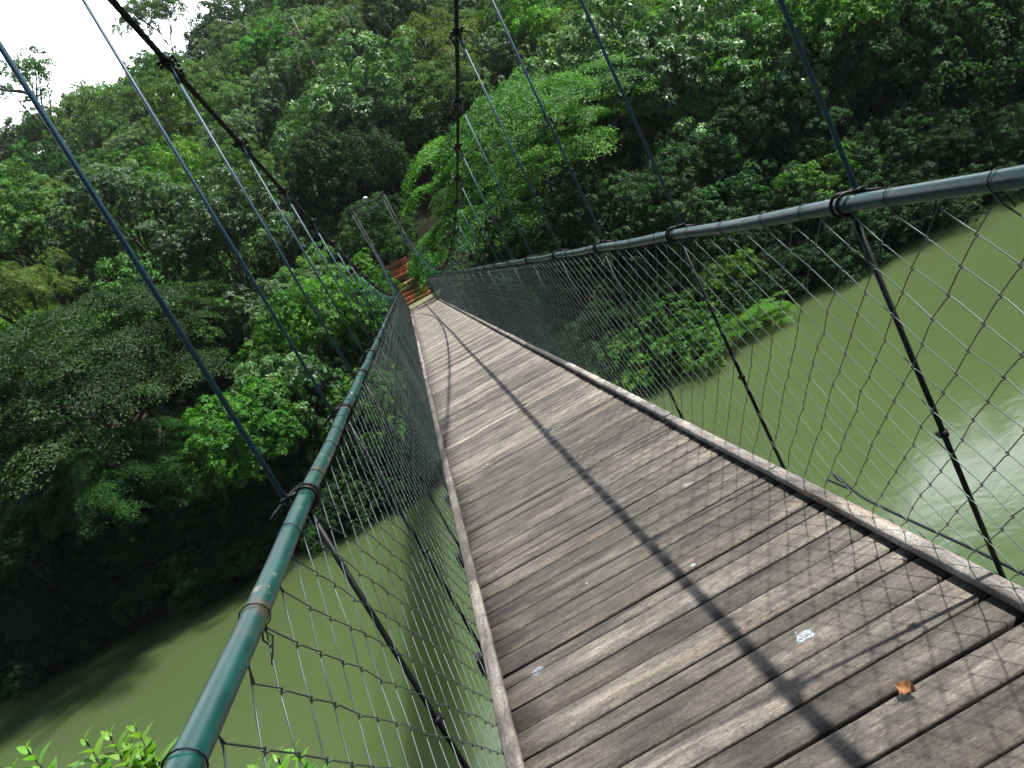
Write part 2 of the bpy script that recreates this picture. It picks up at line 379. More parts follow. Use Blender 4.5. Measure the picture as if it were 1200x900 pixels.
# handrails with coupling rings and tie bands
YR1 = 50.2
def rail_pt(s, y):
    sag = -.006 * (1 - math.cos((y - D1) / S * 2 * math.pi)) / 2
    return np.array([s * (XR + .004 * math.sin(y * .7 + s)), y, HR + sag - max(0, (y - 46)) * .02])
for s in (-1, 1):
    mb = MB(); ysr = np.concatenate([np.arange(-4, 14, .12), np.arange(14, YR1, .5)])
    mb.tube([rail_pt(s, q) for q in ysr], .0220, 20)
    for q in np.arange(-2.4, YR1, 6.0):
        c0 = rail_pt(s, q + (.35 if s < 0 else 2.2)); mb.tube([c0 + [0, -.05, 0], c0 + [0, .05, 0]], .0243, 20)
    build(mb, 'handrail', RAILP, bridge, smooth=False)
    for p_ in bridge.children[-1].data.polygons: p_.use_smooth = len(p_.vertices) == 4
# chain-link mesh
def fence_x(z): return .803 + (XR - .803) * z / HR
PY, PZ, NJ = .0866, .0735, 17
for s in (-1, 1):
    mb = MB(); ncol = int((YR1 - .5 + 3.5) / PY)
    rm = np.random.default_rng(60 + s)
    jit = rm.normal(0, .004, (ncol + 3, NJ + 2, 2))
    for c_ in range(ncol):
        pts = []; y0 = -3.5 + c_ * PY; near = True
        ct = c_ + c_ % 2; pts.append((s * (XR + jit[ct, 0, 1]), -3.5 + ct * PY + jit[ct, 0, 0] + .004 * (1 if c_ % 2 else -1), HR - .020))
        for j in range(NJ + 1):
            side = (j + c_) % 2
            col = c_ + side
            z = HR - .045 - j * PZ
            if z < -.06: break
            zc = z + jit[col, j, 1]; yc = -3.5 + col * PY + jit[col, j, 0]
            bulge = .008 * math.sin(yc * 1.9 + s) * math.sin(max(0, z) / HR * math.pi)
            xx = fence_x(z) + bulge
            sg = 1 if side else -1
            hook = sg * .0035
            if near and 0 < j < NJ:
                nrm = .0032
                for (hy, hz_, hn) in ((-.0085, .0080, -1), (.0028, .0034, -.7), (.0040, 0, 0), (.0028, -.0034, .7), (-.0085, -.0080, 1)):
                    pts.append((s * (xx + nrm * hn * sg), yc + sg * hy, zc + hz_))
            else: pts.append((s * (xx + .002 * sg), yc, zc))
        mb.tube(pts, (.0017 if y0 < 12 else .0015), 5 if y0 < 12 else 3, cap=False)
    # thin wire bands round the rail and the small tied tails below it
    nwire = sum(len(q) for q in mb.f4); rt = random.Random(40 + s); yq = .55
    while yq < 22:
        c0 = rail_pt(s, yq); th = np.linspace(0, 2 * math.pi, 15)
        tw = rt.uniform(-.012, .012)
        mb.tube([c0 + np.array([.0255 * math.cos(a), tw * math.sin(a), .0255 * math.sin(a)]) for a in th], .0014, 5, cap=False)
        if rt.random() < .75:
            b0 = c0 + [0, 0, -.024]
            mb.tube([b0, b0 + [s * -.012, rt.uniform(-.01, .01), -.018], b0 + [s * rt.uniform(-.02, .02), rt.uniform(-.03, .03), -.05 - rt.random() * .03]], .002, 4, cap=False)
            mb.tube([b0, b0 + [s * .010, rt.uniform(-.01, .01), -.02], b0 + [s * rt.uniform(-.02, .02), rt.uniform(-.04, .04), -.04]], .002, 4, cap=False)
        yq += rt.choice([.173, .26, .35, .43])
    fo = build(mb, 'fence_mesh', WIREM, bridge, smooth=True); fo.data.materials.append(BLACKP)
    mi = np.zeros(len(fo.data.polygons), dtype=np.int32); mi[nwire:] = 1; fo.data.polygons.foreach_set('material_index', mi)
# hanger rods, rail clamps, cable clamps, fence posts
def u_clamp(s):
    mb = MB(); th = np.linspace(-.35 * math.pi, 1.15 * math.pi, 14)
    for dy in (-.016, .016):
        pts = [(-.031 * math.cos(a) * s * -1, dy, .031 * math.sin(a)) for a in th]
        pts = [( -s * .031 * math.cos(a), dy, .031 * math.sin(a)) for a in np.linspace(-.5 * math.pi, .62 * math.pi, 12)]
        pts += [(s * .040, dy * 1.25, .020), (s * .075, dy * 1.4, .004), (s * .100, dy * 1.4, -.006)]
        mb.tube(pts, .0052, 8)
    mb.tube([(s * .004, -.05, .030), (s * .052, -.045, .026)], .004, 6)
    mb.cbox((s * .050, 0, .012), (.010, .070, .030), .002)
    mb.tube([(0, -.0165, -.032), (s * .05, -.016, -.012)], .0045, 6); mb.tube([(0, .0165, -.032), (s * .05, .016, -.012)], .0045, 6)
    return mb.mesh('rail_clamp', False)
def cable_clamp():
    mb = MB()
    mb.cbox((0, 0, 0), (.060, .075, .055), .006)
    for dy in (-.022, .022):
        mb.tube([(-.052, dy, 0), (.052, dy, 0)], .008, 6); mb.tube([(-.052, dy, 0), (-.040, dy, 0)], .014, 6); mb.tube([(.040, dy, 0), (.052, dy, 0)], .014, 6)
    mb.cbox((0, .0, -.045), (.018, .05, .05), .003)
    return mb.mesh('cable_clamp')
def cable_grip():
    mb = MB()
    # wire rope grip on the cable just ahead of the clamp
    for dy in (.19,):
        mb.tube([(-.024, dy, -.02), (-.024, dy, .060)], .006, 6); mb.tube([(.024, dy, -.02), (.024, dy, .060)], .006, 6)
        mb.cbox((0, dy, .026), (.065, .026, .022), .004); mb.tube([(-.024, dy, .050), (-.024, dy, .066)], .012, 6); mb.tube([(.024, dy, .050), (.024, dy, .066)], .012, 6)
    return mb.mesh('cable_grip')
CGR = cable_grip()
UCL = {-1: u_clamp(-1), 1: u_clamp(1)}; CCL = cable_clamp()
def post_mesh(s):
    mb = MB(); a = np.array([s * XR, 0, HR - .028]); b = np.array([s * .775, 0, -.06])
    a[0] = s * (XR + .012); b[0] = s * .815
    mb.tube([a, a * .5 + b * .5, b], .0085, 8)
    c = a * .45 + b * .55
    mb.tube([c * .985 + a * .015, c * .985 + b * .015], .0135, 8)
    c2 = c + [0, 0, 0]; mb.tube([c2 + [-s * .02, -.012, .003], c2 + [-s * .012, .018, .004], c2 + [s * .012, .016, .006]], .004, 5)
    return mb.mesh('fence_post', False)
PM = {-1: post_mesh(-1), 1: post_mesh(1)}
for s in (-1, 1):
    for k in range(NK0, NK1):
        yk = D1 + k * S
        if yk > YR1: break
        zt = cab_z(yk); xt = cab_x(yk)
        rod = bpy.data.objects.new('hanger_rod', None) if False else None
        A = np.array([s * (XR + .047), 0, HR - .03]); B = np.array([s * xt, 0, max(zt - .03, HR + .10)])
        mb = MB(); mb.tube([A, B], .0075, 8, cap=True)
        if B[2] - A[2] > .4:
            u_ = (B - A) / np.linalg.norm(B - A)
            mb.tube([B - u_ * .10, B], .011, 8)
        rod = build(mb, 'hanger_rod', RODP, bridge, smooth=True); rod.location = (0, yk, 0)
        obj('rail_clamp', UCL[s], CLAMPM if False else BLACKP, rod, (s * XR, 0, HR))
        cc = obj('cable_clamp', CCL, BLACKP, rod, (s * xt, 0, zt))
        sl = math.atan((cab_z(yk + .1) - cab_z(yk - .1)) / .2); cc.rotation_euler = (sl, 0, 0)
        cg = obj('cable_grip', CGR, BLACKP, rod, (s * xt, 0, zt)); cg.rotation_euler = (sl, 0, 0)
        obj('fence_post', PM[s], BLACKP, bridge, (0, yk, 0))
# main cables
YT = 53.0
for s in (-1, 1):
    mb = MB(); yc = np.concatenate([np.arange(-8, YT, .35), [YT]])
    ctr = np.array([(s * cab_x(q), q, cab_z(q)) for q in yc])
    yy2 = np.arange(-8, YT, .055) if True else yc
    for a0 in range(5):
        pts = []
        for q in np.arange(-8, 15, .05):
            a = a0 * 2 * math.pi / 5 + q * 18
            pts.append((s * cab_x(q) + .0105 * math.cos(a), q, cab_z(q) + .0105 * math.sin(a)))
        mb.tube(pts, .0088, 5)
    mb.tube(np.array([c for c in ctr if c[1] > 14.6]), .019, 8)
    build(mb, 'main_cable', CABLEM, bridge, smooth=True)
# far tower
tw = obj('tower', None, None, bridge, (0, YT, 0)); tw.empty_display_size = .2
TT = 7.15
for s in (-1, 1):
    mb = MB(); xa, xb = s * 1.0, s * 1.12
    for (ox, oy) in ((-.09, -.09), (.09, -.09), (-.09, .09), (.09, .09)):
        mb.tube([(xa + ox, oy, -.6), (xb + ox, oy, TT)], .028, 6)
    for q in np.arange(-.4, TT - .3, .45):
        f_ = q / TT; xm = xa + (xb - xa) * f_; g = 1 if int(q / .45) % 2 else -1
        mb.tube([(xm - .09 * g, -.09, q), (xm + .09 * g, -.09, q + .45)], .012, 5); mb.tube([(xm - .09 * g, .09, q), (xm + .09 * g, .09, q + .45)], .012, 5)
        mb.tube([(xm - .09, -.09 * g, q), (xm - .09, .09 * g, q + .45)], .012, 5); mb.tube([(xm + .09, -.09 * g, q), (xm + .09, .09 * g, q + .45)], .012, 5)
    mb.cbox((xb, 0, TT + .03), (.30, .30, .06), .01)
    build(mb, 'leg', GALV, tw)
mb = MB()
for zc in (TT - .55, TT - .08):
    for oy in (-.09, .09): mb.tube([(-1.02, oy, zc), (1.02, oy, zc)], .028, 6)
for i_ in range(8):
    x0 = -1.0 + i_ * .25
    z0, z1 = (TT - .55, TT - .08) if i_ % 2 else (TT - .08, TT - .55)
    for oy in (-.09, .09): mb.tube([(x0, oy, z0), (x0 + .25, oy, z1)], .013, 5)
build(mb, 'crossbeam', GALV, tw)
mb = MB(); mb.tube([(.02, 0, TT - .06), (.02, 0, TT + .12)], .03, 8); mb.tube([(.02, 0, TT + .12), (.02, 0, TT + .17), (.02, 0, TT + .27), (.02, 0, TT + .32)], [.10, .16, .15, .06], 12)
build(mb, 'lamp', LAMPM, tw, smooth=True)

# landing, stairway and yellow handrail beyond the far tower
mb = MB(); mb.cbox((0.1, 51.42, -.24), (3.6, 9.4, .40), .02); 
land = build(mb, 'path', CONC); land['kind'] = 'structure'
st = thing('stone_stairway', 'flight of rough red stone steps climbing the bank beyond the bridge tower', 'stairs', (0, 56.2, -.1))
rs = random.Random(3)
def step_mesh(w, h, dp):
    mb = MB(); nxs = 14; xsn = np.linspace(-w / 2, w / 2, nxs); v = []
    fr = [rs.uniform(-.06, .06) for _ in range(nxs)]; tp = [rs.uniform(-.04, .03) for _ in range(nxs)]
    for a in range(nxs):
        v += [(xsn[a], fr[a] + .14, 0), (xsn[a], fr[a] + .05 + rs.uniform(-.03, .03), h * .45), (xsn[a], fr[a] - .10, h * .8 + tp[a]), (xsn[a], dp, h + tp[a] * .3), (xsn[a], dp, 0)]
    ff = [[a * 5 + q, (a + 1) * 5 + q, (a + 1) * 5 + (q + 1) % 5, a * 5 + (q + 1) % 5] for a in range(nxs - 1) for q in range(5)]
    mb.add(v, ff); mb.add([v[k] for k in range(5)], f3=[[0, 1, 2], [0, 2, 3], [0, 3, 4]]); mb.add([v[-5 + k] for k in range(5)], f3=[[2, 1, 0], [3, 2, 0], [4, 3, 0]])
    return mb.mesh('step')
z = .0; yy = 0
for k in range(5):
    o_ = obj('step', step_mesh(1.9, .34, .9), LATER, st, (.02 + rs.uniform(-.05, .05), yy, z)); z += .32; yy += .34
mb = MB(); mb.cbox((0, yy + .9, z - .3), (2.2, 1.9, .6), .04); build(mb, 'landing', SOIL, st)
z += .25; yy += 1.5
for k in range(3):
    o_ = obj('step', step_mesh(1.7, .5, 1.0), LATER, st, (-.15 + rs.uniform(-.05, .05), yy, z)); z += .47; yy += .3
yr = thing('yellow_handrail', 'yellow painted tube handrail among the bushes beside the far tower', 'railing', at(416, 325, 56))
b0 = np.array(at(416, 325, 56)); mb = MB()
pts = [np.array(at(px, py, 56)) - b0 for px, py in ((396, 338), (416, 319), (430, 307), (436, 320))]
mb.tube(pts[:3] + [pts[2] * .9 + pts[3] * .1, pts[3]], .026, 6); lo = [q + np.array([0, 0, -.45]) for q in pts[:3]]; mb.tube(lo, .028, 6)
build(mb, 'rail', YELLOW, yr)
for q in pts[:3]:
    mb = MB(); mb.tube([q, q + np.array([0, 0, -1.6])], .03, 6); build(mb, 'post', YELLOW, yr)

# loose dark hose lying along the outside of the kerb, and a dry leaf on the planks
mb = MB()
hp = [(.835, 1.95, .045), (.83, 2.15, .06), (.822, 2.4, .066), (.822, 2.6, .064), (.828, 2.8, .058), (.85, 2.95, .07), (.862, 3.04, .085), (.85, 3.02, .075), (.842, 2.86, .062), (.848, 2.98, .045), (.858, 3.12, .03)]
q = np.array(hp); tt = np.linspace(0, len(hp) - 1, 70); sm = np.stack([np.interp(tt, np.arange(len(hp)), q[:, k]) for k in range(3)], 1)
for _ in range(6): sm[1:-1] = (sm[:-2] + sm[1:-1] * 2 + sm[2:]) / 4
mb.tube(sm, .0052, 8)
tag(build(mb, 'rubber_hose', HOSEM, smooth=True), 'thin dark hose with doubled end lying along the outside of the kerb', 'hose')
m, nt, out = newmat('dry_leaf'); tc = N(nt, 'ShaderNodeTexCoord'); n = N(nt, 'ShaderNodeTexNoise', i_Scale=60.0, i_Detail=4.0); nt.links.new(tc.outputs['Object'], n.inputs['Vector'])
c = ramp(nt, [(.3, (.13, .055, .02)), (.7, (.30, .15, .055))], n.outputs[0]); p = N(nt, 'ShaderNodeBsdfPrincipled', i_Roughness=.8); nt.links.new(c.outputs[0], p.inputs['Base Color']); nt.links.new(p.outputs[0], out.inputs[0])
v = []; nl = 9
for a in range(nl):
    f_ = a / (nl - 1); wd = .022 * math.sin(math.pi * (f_ * .92 + .06)) * (1 + .25 * math.sin(a * 2.7))
    for q in (-1, -.5, 0, .5, 1):
        v.append((q * wd, (f_ - .5) * .052 + .004 * abs(q), .006 + .016 * abs(q) ** 1.6 * (1 if q > 0 else .6) + .008 * (f_ - .5) ** 2 * 4))
ff = [[a * 5 + q, a * 5 + q + 1, (a + 1) * 5 + q + 1, (a + 1) * 5 + q] for a in range(nl - 1) for q in range(4)]
lf = obj('dry_leaf', np_mesh('dry_leaf', v, np.array(ff), smooth=True), m, loc=(.34, 1.87, .004)); lf.rotation_euler = (0, 0, .5)
tag(lf, 'small curled orange-brown dead leaf lying on the planks', 'leaf')

# ------------------------------------------------------------------ foliage
def unit(v): return v / (np.linalg.norm(v, axis=-1, keepdims=True) + 1e-9)
def leaf_quads(pos, d, nrm, L, W, tone):
    """one kite-shaped leaf per row"""
    n = len(pos); d = unit(d); s = unit(np.cross(d, nrm)); nn = np.cross(s, d)
    L = np.broadcast_to(L, n)[:, None]; W = np.broadcast_to(W, n)[:, None]
    a = pos; b = pos + d * L * .45 + s * W * .5 + nn * W * .16; c = pos + d * L - nn * L * .14; e = pos + d * L * .45 - s * W * .5 + nn * W * .16
    v = np.stack([a, b, c, e], 1).reshape(-1, 3); f = np.arange(n * 4).reshape(-1, 4)
    return v, f, np.repeat(tone, 4)
def ball(n, g):
    return unit(g.normal(size=(n, 3)))
def lobe_crown(seed, n_lobes, lobe_r, subs, per, leaf, wid, mode, flat=.8):
    """unit crown: uneven lobes, each a heap of small domed leaf clumps; mode 'tuft' rosettes, 'fine' scattered leaves, 'droop' hanging sprays"""
    g = np.random.default_rng(seed); cen = []; k = 0
    while len(cen) < n_lobes and k < 5000:
        k += 1; u = ball(1, g)[0]
        if u[2] < -.5: continue
        rr = g.uniform(.55, 1.0) if g.random() < .85 else g.uniform(.1, .6)
        c_ = u * rr * np.array([1, 1, flat]) * (1 + .18 * math.sin(u[0] * 4 + seed) + .14 * math.sin(u[1] * 6 + seed * 2))
        if all(np.linalg.norm(c_ - q) > lobe_r * .66 for q in cen): cen.append(c_)
    SC, SR, ST, SA = [], [], [], []
    for c_ in cen:
        lr = lobe_r * g.uniform(.55, 1.3); lt = g.uniform(.2, .7); n = max(3, int(subs * (lr / lobe_r) ** 2)); got = 0; kk = 0; mine = []
        while got < n and kk < n * 8:
            kk += 1; u = ball(1, g)[0]
            if u[2] < -.4: continue
            p_ = c_ + u * lr * np.array([1.05, 1.05, .78]) * g.uniform(.75, 1.05); sr = lobe_r * .36 * g.uniform(.6, 1.3)
            if any(np.linalg.norm(p_ - q) < sr * .9 for q in mine): continue
            mine.append(p_); SC.append(p_); SR.append(sr); ST.append(np.clip(lt + g.normal(0, .12), .05, .95)); SA.append(u); got += 1
    SC, SR, ST, SA = np.array(SC), np.array(SR), np.array(ST), np.array(SA); m_ = len(SC)
    idx = np.repeat(np.arange(m_), per); n = len(idx); c_, sr, tn, ou = SC[idx], SR[idx][:, None], ST[idx], SA[idx]
    ax = unit(ou * .7 + np.array([0, 0, .8])); u = ball(n, g); dd = (u * ax).sum(1, keepdims=True); u = np.where(dd < -.15, u - 2 * dd * ax, u)
    dd = (u * ax).sum(1)
    if mode == 'tuft':
        q = 5; r_ = int(np.ceil(n / q)); src = np.arange(n) // q * q; src = np.minimum(src, n - 1); u = u[src]; dd = dd[src]
        pos = c_[src] + u * sr[src] * g.uniform(.75, 1.0, (n, 1))[src]
        t1 = unit(np.cross(u, np.array([.31, .22, .92]))); t2 = np.cross(u, t1); an = (np.arange(n) % q) * 2 * math.pi / q + (src * 1.7) + g.normal(0, .25, n)
        d = unit(t1 * np.cos(an)[:, None] + t2 * np.sin(an)[:, None] + u * g.uniform(0, .5, (n, 1))); nr = unit(u * .9 + np.array([0, 0, .45]) + g.normal(0, .15, (n, 3)))
    elif mode == 'fine':
        pos = c_ + u * sr * g.uniform(.55, 1.08, (n, 1)); d = unit(np.cross(u, g.normal(size=(n, 3))) + u * .25 + np.array([0, 0, -.25]))
        nr = unit(u * .85 + np.array([0, 0, .45]) + g.normal(0, .3, (n, 3)))
    else:
        st_ = g.random((n, 1)); ho = unit(ou * np.array([1, 1, .2]) + u * .6)
        pos = c_ + u * sr * .5 + ho * sr * 1.1 * st_ + np.array([0, 0, -1.]) * sr * 1.5 * st_ ** 2
        d = unit(ho * .7 + np.array([0, 0, -1.]) * st_ * 1.3 + g.normal(0, .3, (n, 3))); nr = unit(u * .6 + np.array([0, 0, .6]) + ho * .3 + g.normal(0, .25, (n, 3)))
    t = np.clip(tn + g.normal(0, .12, n), 0, 1)
    v, f, t = leaf_quads(pos, d, nr, leaf * g.uniform(.65, 1.25, n), wid * g.uniform(.8, 1.2, n), t)
    return np_mesh('crown', v, f, {'tone': t})
def rain_crown(seed, n_pl, pr, per, leaf, wid, zr=.5):
    """wide layered crown: flat drooping sprays of fine leaflets set in tiers"""
    g = np.random.default_rng(seed); V, Fq, T = [], [], []; n0 = 0; cen = []
    k = 0
    while len(cen) < n_pl and k < 6000:
        k += 1
        r_ = math.sqrt(g.random()); a = g.random() * 2 * math.pi
        edge = 1 + .15 * math.sin(a * 3 + seed) + .10 * math.sin(a * 7 + seed)
        x_, y_ = r_ * edge * math.cos(a), r_ * edge * math.sin(a)
        top = zr * (1 - .38 * r_ ** 2.5)
        tier = g.choice([0, 0, .22, .42, .66, .9]); z_ = top - tier * zr * 1.1 * (.5 + .5 * r_)
        z_ += g.normal(0, .02)
        c_ = np.array([x_, y_, z_])
        if all(np.linalg.norm((c_ - q) * np.array([1, 1, 2.2])) > pr * .85 for q in cen): cen.append(c_)
    for c_ in cen:
        lr = pr * g.uniform(.6, 1.3); n = int(per * (lr / pr) ** 2); lt = g.uniform(.2, .8)
        aa = math.atan2(c_[1], c_[0]); out_ = np.array([math.cos(aa), math.sin(aa), 0]); rad_c = math.hypot(c_[0], c_[1])
        # sub-sprays radiating from the hub, each a narrow leaflet fan
        m_ = 11; sa = g.random(m_) * 2 * math.pi; sub = g.integers(0, m_, n)
        rr = np.sqrt(g.random(n)); an = sa[sub] + g.normal(0, .20, n)
        rad = rr * lr * (.75 + .5 * ((sub * 37 % 11) / 11))
        px = rad * np.cos(an); py = rad * np.sin(an)
        pz = -.24 * lr * (rad / lr) ** 2 + .10 * lr * np.sin(sub * 1.7) * rr - (px * out_[0] + py * out_[1]) * (.10 + .22 * rad_c)
        pos = c_ + np.stack([px, py, pz], 1) + g.normal(0, .06 * lr, (n, 3)) * np.array([.6, .6, .7])
        sd = np.stack([-np.sin(an), np.cos(an), np.zeros(n)], 1) * g.choice([-1, 1], n)[:, None]
        d = unit(sd + np.stack([np.cos(an), np.sin(an), -.25 - .3 * rr], 1) * .8 + g.normal(0, .25, (n, 3)))
        nr = unit(np.array([0, 0, 1.]) + out_ * .25 + g.normal(0, .33, (n, 3)))
        v, f, t = leaf_quads(pos, d, nr, leaf * g.uniform(.7, 1.3, n), wid * g.uniform(.8, 1.2, n), np.clip(lt + g.normal(0, .16, n) + .15 * (rr - .4), 0, 1))
        V.append(v); Fq.append(f + n0); T.append(t); n0 += len(v)
    return np_mesh('crown', np.vstack(V), np.vstack(Fq), {'tone': np.concatenate(T)})
def trunk_mesh(seed, spread=.75, limbs=6, thick=.05, lean=.06):
    """unit trunk: z 0..1, limbs reach out to radius 1 around z = 1"""
    g = random.Random(seed); mb = MB()
    n = 9; pts = [(lean * math.sin(q * .9 + seed) * q / n, lean * math.cos(q * .7 + seed) * q / n, q / (n - 1) * .92) for q in range(n)]
    mb.tube(pts, [thick * (1.35 if q == 0 else 1) * (1 - .55 * q / (n - 1)) for q in range(n)], 7)
    for k in range(limbs):
        a = k * 2 * math.pi / limbs + g.uniform(-.4, .4); b = pts[4 + k % 5]; rr = spread * g.uniform(.7, 1.05); zt = g.uniform(.92, 1.22)
        q = []
        for e in range(7):
            f_ = e / 6
            q.append((b[0] + rr * f_ * math.cos(a + .3 * math.sin(f_ * 4 + k)), b[1] + rr * f_ * math.sin(a + .3 * math.sin(f_ * 4 + k)), b[2] + (zt - b[2]) * f_ ** .8))
        mb.tube(q, [thick * .5 * (1 - .8 * e / 6) for e in range(7)], 5)
        for e in (3, 4, 5):
            c_ = q[e]; a2 = a + g.uniform(-1.1, 1.1)
            mb.tube([c_, (c_[0] + .14 * math.cos(a2), c_[1] + .14 * math.sin(a2), c_[2] + .05), (c_[0] + .26 * math.cos(a2), c_[1] + .26 * math.sin(a2), c_[2] + .12)], [thick * .2, thick * .14, thick * .05], 4)
    return mb.mesh('trunk', True)

CR = {
 'rain': [rain_crown(1, 105, .185, 1300, .0165, .0080, .52), rain_crown(2, 105, .185, 1300, .0165, .0080, .48)],
 'gloss': [lobe_crown(21, 38, .33, 12, 80, .060, .025, 'tuft'), lobe_crown(22, 36, .34, 12, 80, .060, .025, 'tuft', .9)],
 'broad': [lobe_crown(31, 38, .33, 12, 80, .046, .026, 'tuft'), lobe_crown(32, 40, .31, 12, 80, .046, .025, 'tuft', .9)],
 'fine': [lobe_crown(41, 40, .32, 13, 85, .040, .022, 'fine'), lobe_crown(42, 38, .33, 13, 85, .040, .022, 'fine', .95)],
 'droop': [lobe_crown(51, 34, .34, 12, 90, .055, .015, 'droop', .9)],
 'farfine': [lobe_crown(61, 30, .36, 10, 55, .060, .036, 'fine', .85), lobe_crown(62, 28, .38, 10, 55, .060, .036, 'fine', 1.0), lobe_crown(63, 32, .34, 10, 55, .060, .036, 'fine', .75)],
 'fartuft': [lobe_crown(71, 30, .36, 9, 50, .080, .038, 'tuft', .85), lobe_crown(72, 28, .38, 9, 50, .080, .038, 'tuft', .95)],
 'fardroop': [lobe_crown(81, 28, .38, 9, 60, .075, .022, 'droop', .9)],
 'sparse': [lobe_crown(91, 30, .25, 9, 50, .05, .028, 'fine', .6), lobe_crown(92, 28, .26, 9, 50, .05, .028, 'fine', .65)],
}
TR = [trunk_mesh(1), trunk_mesh(2, limbs=7), trunk_mesh(3, limbs=5, thick=.04)]
TR_R = [trunk_mesh(5, spread=.85, limbs=9, thick=.035)]
cache = {}
def crown_for(kind, i_, mat):
    key = (kind, i_, mat.name)
    if key not in cache:
        me = CR[kind][i_].copy(); me.materials.append(mat); cache[key] = me
    return cache[key]
rt = random.Random(99)
def tree(name, label, kind, mat, c, R_, rz, group=None, cat='tree', rot=None, bark=BARK, base=None, ry=None):
    gx, gy = (c[0], c[1]) if base is None else base
    gz = float(ground(gx, gy)) - .2
    t = thing(name, label, cat, (gx, gy, gz), 0, group)
    i_ = rt.randrange(len(CR[kind])); a = rt.uniform(0, 6.28) if rot is None else rot
    cr_ = obj('crown', crown_for(kind, i_, mat), None, t, (c[0] - gx, c[1] - gy, c[2] - gz)); cr_.scale = (R_, ry or R_, rz); cr_.rotation_euler = (0, 0, a)
    h = max(1.0, c[2] - gz); tm = rt.choice(TR_R if kind == 'rain' else TR)
    if not tm.materials: tm.materials.append(BARK)
    k_ = obj('trunk', tm, None, t); k_.scale = (R_ * .9, (ry or R_) * .9, h); k_.rotation_euler = (0, 0, a)
    if base is not None:      # leaning trunk
        dx, dy = c[0] - gx, c[1] - gy
        k_.matrix_local = Matrix(((1, 0, dx / h, 0), (0, 1, dy / h, 0), (0, 0, 1, 0), (0, 0, 0, 1))) @ k_.matrix_local
    return t

# hero trees along the far bank
tree('rain_tree', 'wide bright green layered rain tree hiding one corner of the bridge tower', 'rain', L_RAIN, (10.3, 46.8, 3.3), 9.6, 10.0, rot=.4, ry=6.0)
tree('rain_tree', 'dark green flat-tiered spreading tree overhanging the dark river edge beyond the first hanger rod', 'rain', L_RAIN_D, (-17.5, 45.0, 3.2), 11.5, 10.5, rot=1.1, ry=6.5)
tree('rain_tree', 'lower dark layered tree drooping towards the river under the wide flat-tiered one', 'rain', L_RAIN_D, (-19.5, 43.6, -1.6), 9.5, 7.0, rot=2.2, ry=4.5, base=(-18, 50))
tree('glossy_tree', 'tall tree with silvery glossy leaves behind the bright layered rain tree', 'gloss', L_GLOSS, (18.8, 50, 5.2), 5.6, 6.2)
tree('glossy_tree', 'silvery glossy tree lower on the bank, between rain tree and bright broad-leaved tree', 'gloss', L_GLOSS, (22.0, 46, .5), 4.6, 4.6)
tree('broad_leaved_tree', 'bright green broad-leaved tree behind the clamp where a rod meets the higher handrail', 'broad', L_BROAD, (27.5, 46.5, 1.6), 6.0, 5.6)
tree('olive_tree', 'thin-twigged olive-brown tree at the top edge above the shaded riverside trees', 'droop', L_OLIVE, at(1050, 15, 56), 5.0, 4.5)
tree('dark_tree', 'dark shaded riverside tree standing behind the top of the nearer mesh fence corner', 'fine', L_DARK, at(1130, 95, 43), 6.2, 6.5)
tree('dark_tree', 'deep green tree with hanging shaded foliage close to the upper corner of the view', 'fine', L_DARK, at(1215, 40, 47), 7.0, 7.0)
tree('small_tree', 'small pale sunlit tree just above the handrail in front of dark shade', 'broad', L_BROAD, at(965, 222, 40), 2.3, 2.1)
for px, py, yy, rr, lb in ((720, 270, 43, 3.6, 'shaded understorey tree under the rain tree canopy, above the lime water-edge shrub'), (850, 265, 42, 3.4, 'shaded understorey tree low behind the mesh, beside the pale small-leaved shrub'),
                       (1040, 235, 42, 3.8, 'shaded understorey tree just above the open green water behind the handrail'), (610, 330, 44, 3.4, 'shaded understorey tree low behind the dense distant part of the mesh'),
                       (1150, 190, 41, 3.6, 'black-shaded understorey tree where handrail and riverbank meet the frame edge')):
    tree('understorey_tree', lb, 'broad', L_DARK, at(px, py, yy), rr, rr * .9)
tree('lime_shrub', 'bright lime green shrub leaning over the water seen through the mesh', 'broad', L_LIME, at(790, 405, 37.5), 2.9, 1.9, base=(11.5, 41.0), cat='shrub')
tree('lime_shrub', 'lime green low branch fan touching the water at the tip of the bank', 'rain', L_LIME, at(860, 385, 37), 2.6, 1.7, base=(13.5, 41), cat='shrub')
tree('lime_shrub', 'yellow-green shrub at the water nearest the deck edge', 'broad', L_LIME, at(735, 440, 37.5), 2.2, 1.6, base=(8.6, 41.0), cat='shrub')
tree('pale_shrub', 'pale small-leaved shrub above the lime shrub by the water', 'broad', L_LIME, at(850, 335, 39), 1.7, 1.7, base=(15, 42), cat='shrub')
tree('broad_leaved_tree', 'sunlit leafy tree leaning over the river beyond the lower handrail', 'gloss', L_BROAD, at(285, 535, 41), 3.4, 3.2, base=(-9.5, 45))
tree('broad_leaved_tree', 'light green bushy tree between the hanger rods and the lower handrail', 'broad', L_BROAD, at(385, 395, 47), 3.6, 4.0)
tree('broad_leaved_tree', 'light green bush crowded against the stacked far hanger rods', 'broad', L_BROAD, at(425, 370, 51), 2.4, 2.6)
tree('broad_leaved_tree', 'leafy tree showing through the lower mesh beside the deck kerb', 'broad', L_BROAD, at(420, 500, 43.5), 3.2, 3.4)
tree('glossy_tree', 'glossy tree low behind the lower mesh, above the green water', 'gloss', L_GLOSS, at(345, 480, 44), 3.0, 3.0)
tree('dark_tree', 'dark tree behind the top of the far tower frame', 'fine', L_DARK, at(400, 215, 68), 4.6, 6.0)
tree('dark_tree', 'dark green tree framed between the two legs of the far tower', 'fine', L_DARK, at(440, 280, 62), 3.0, 3.4)
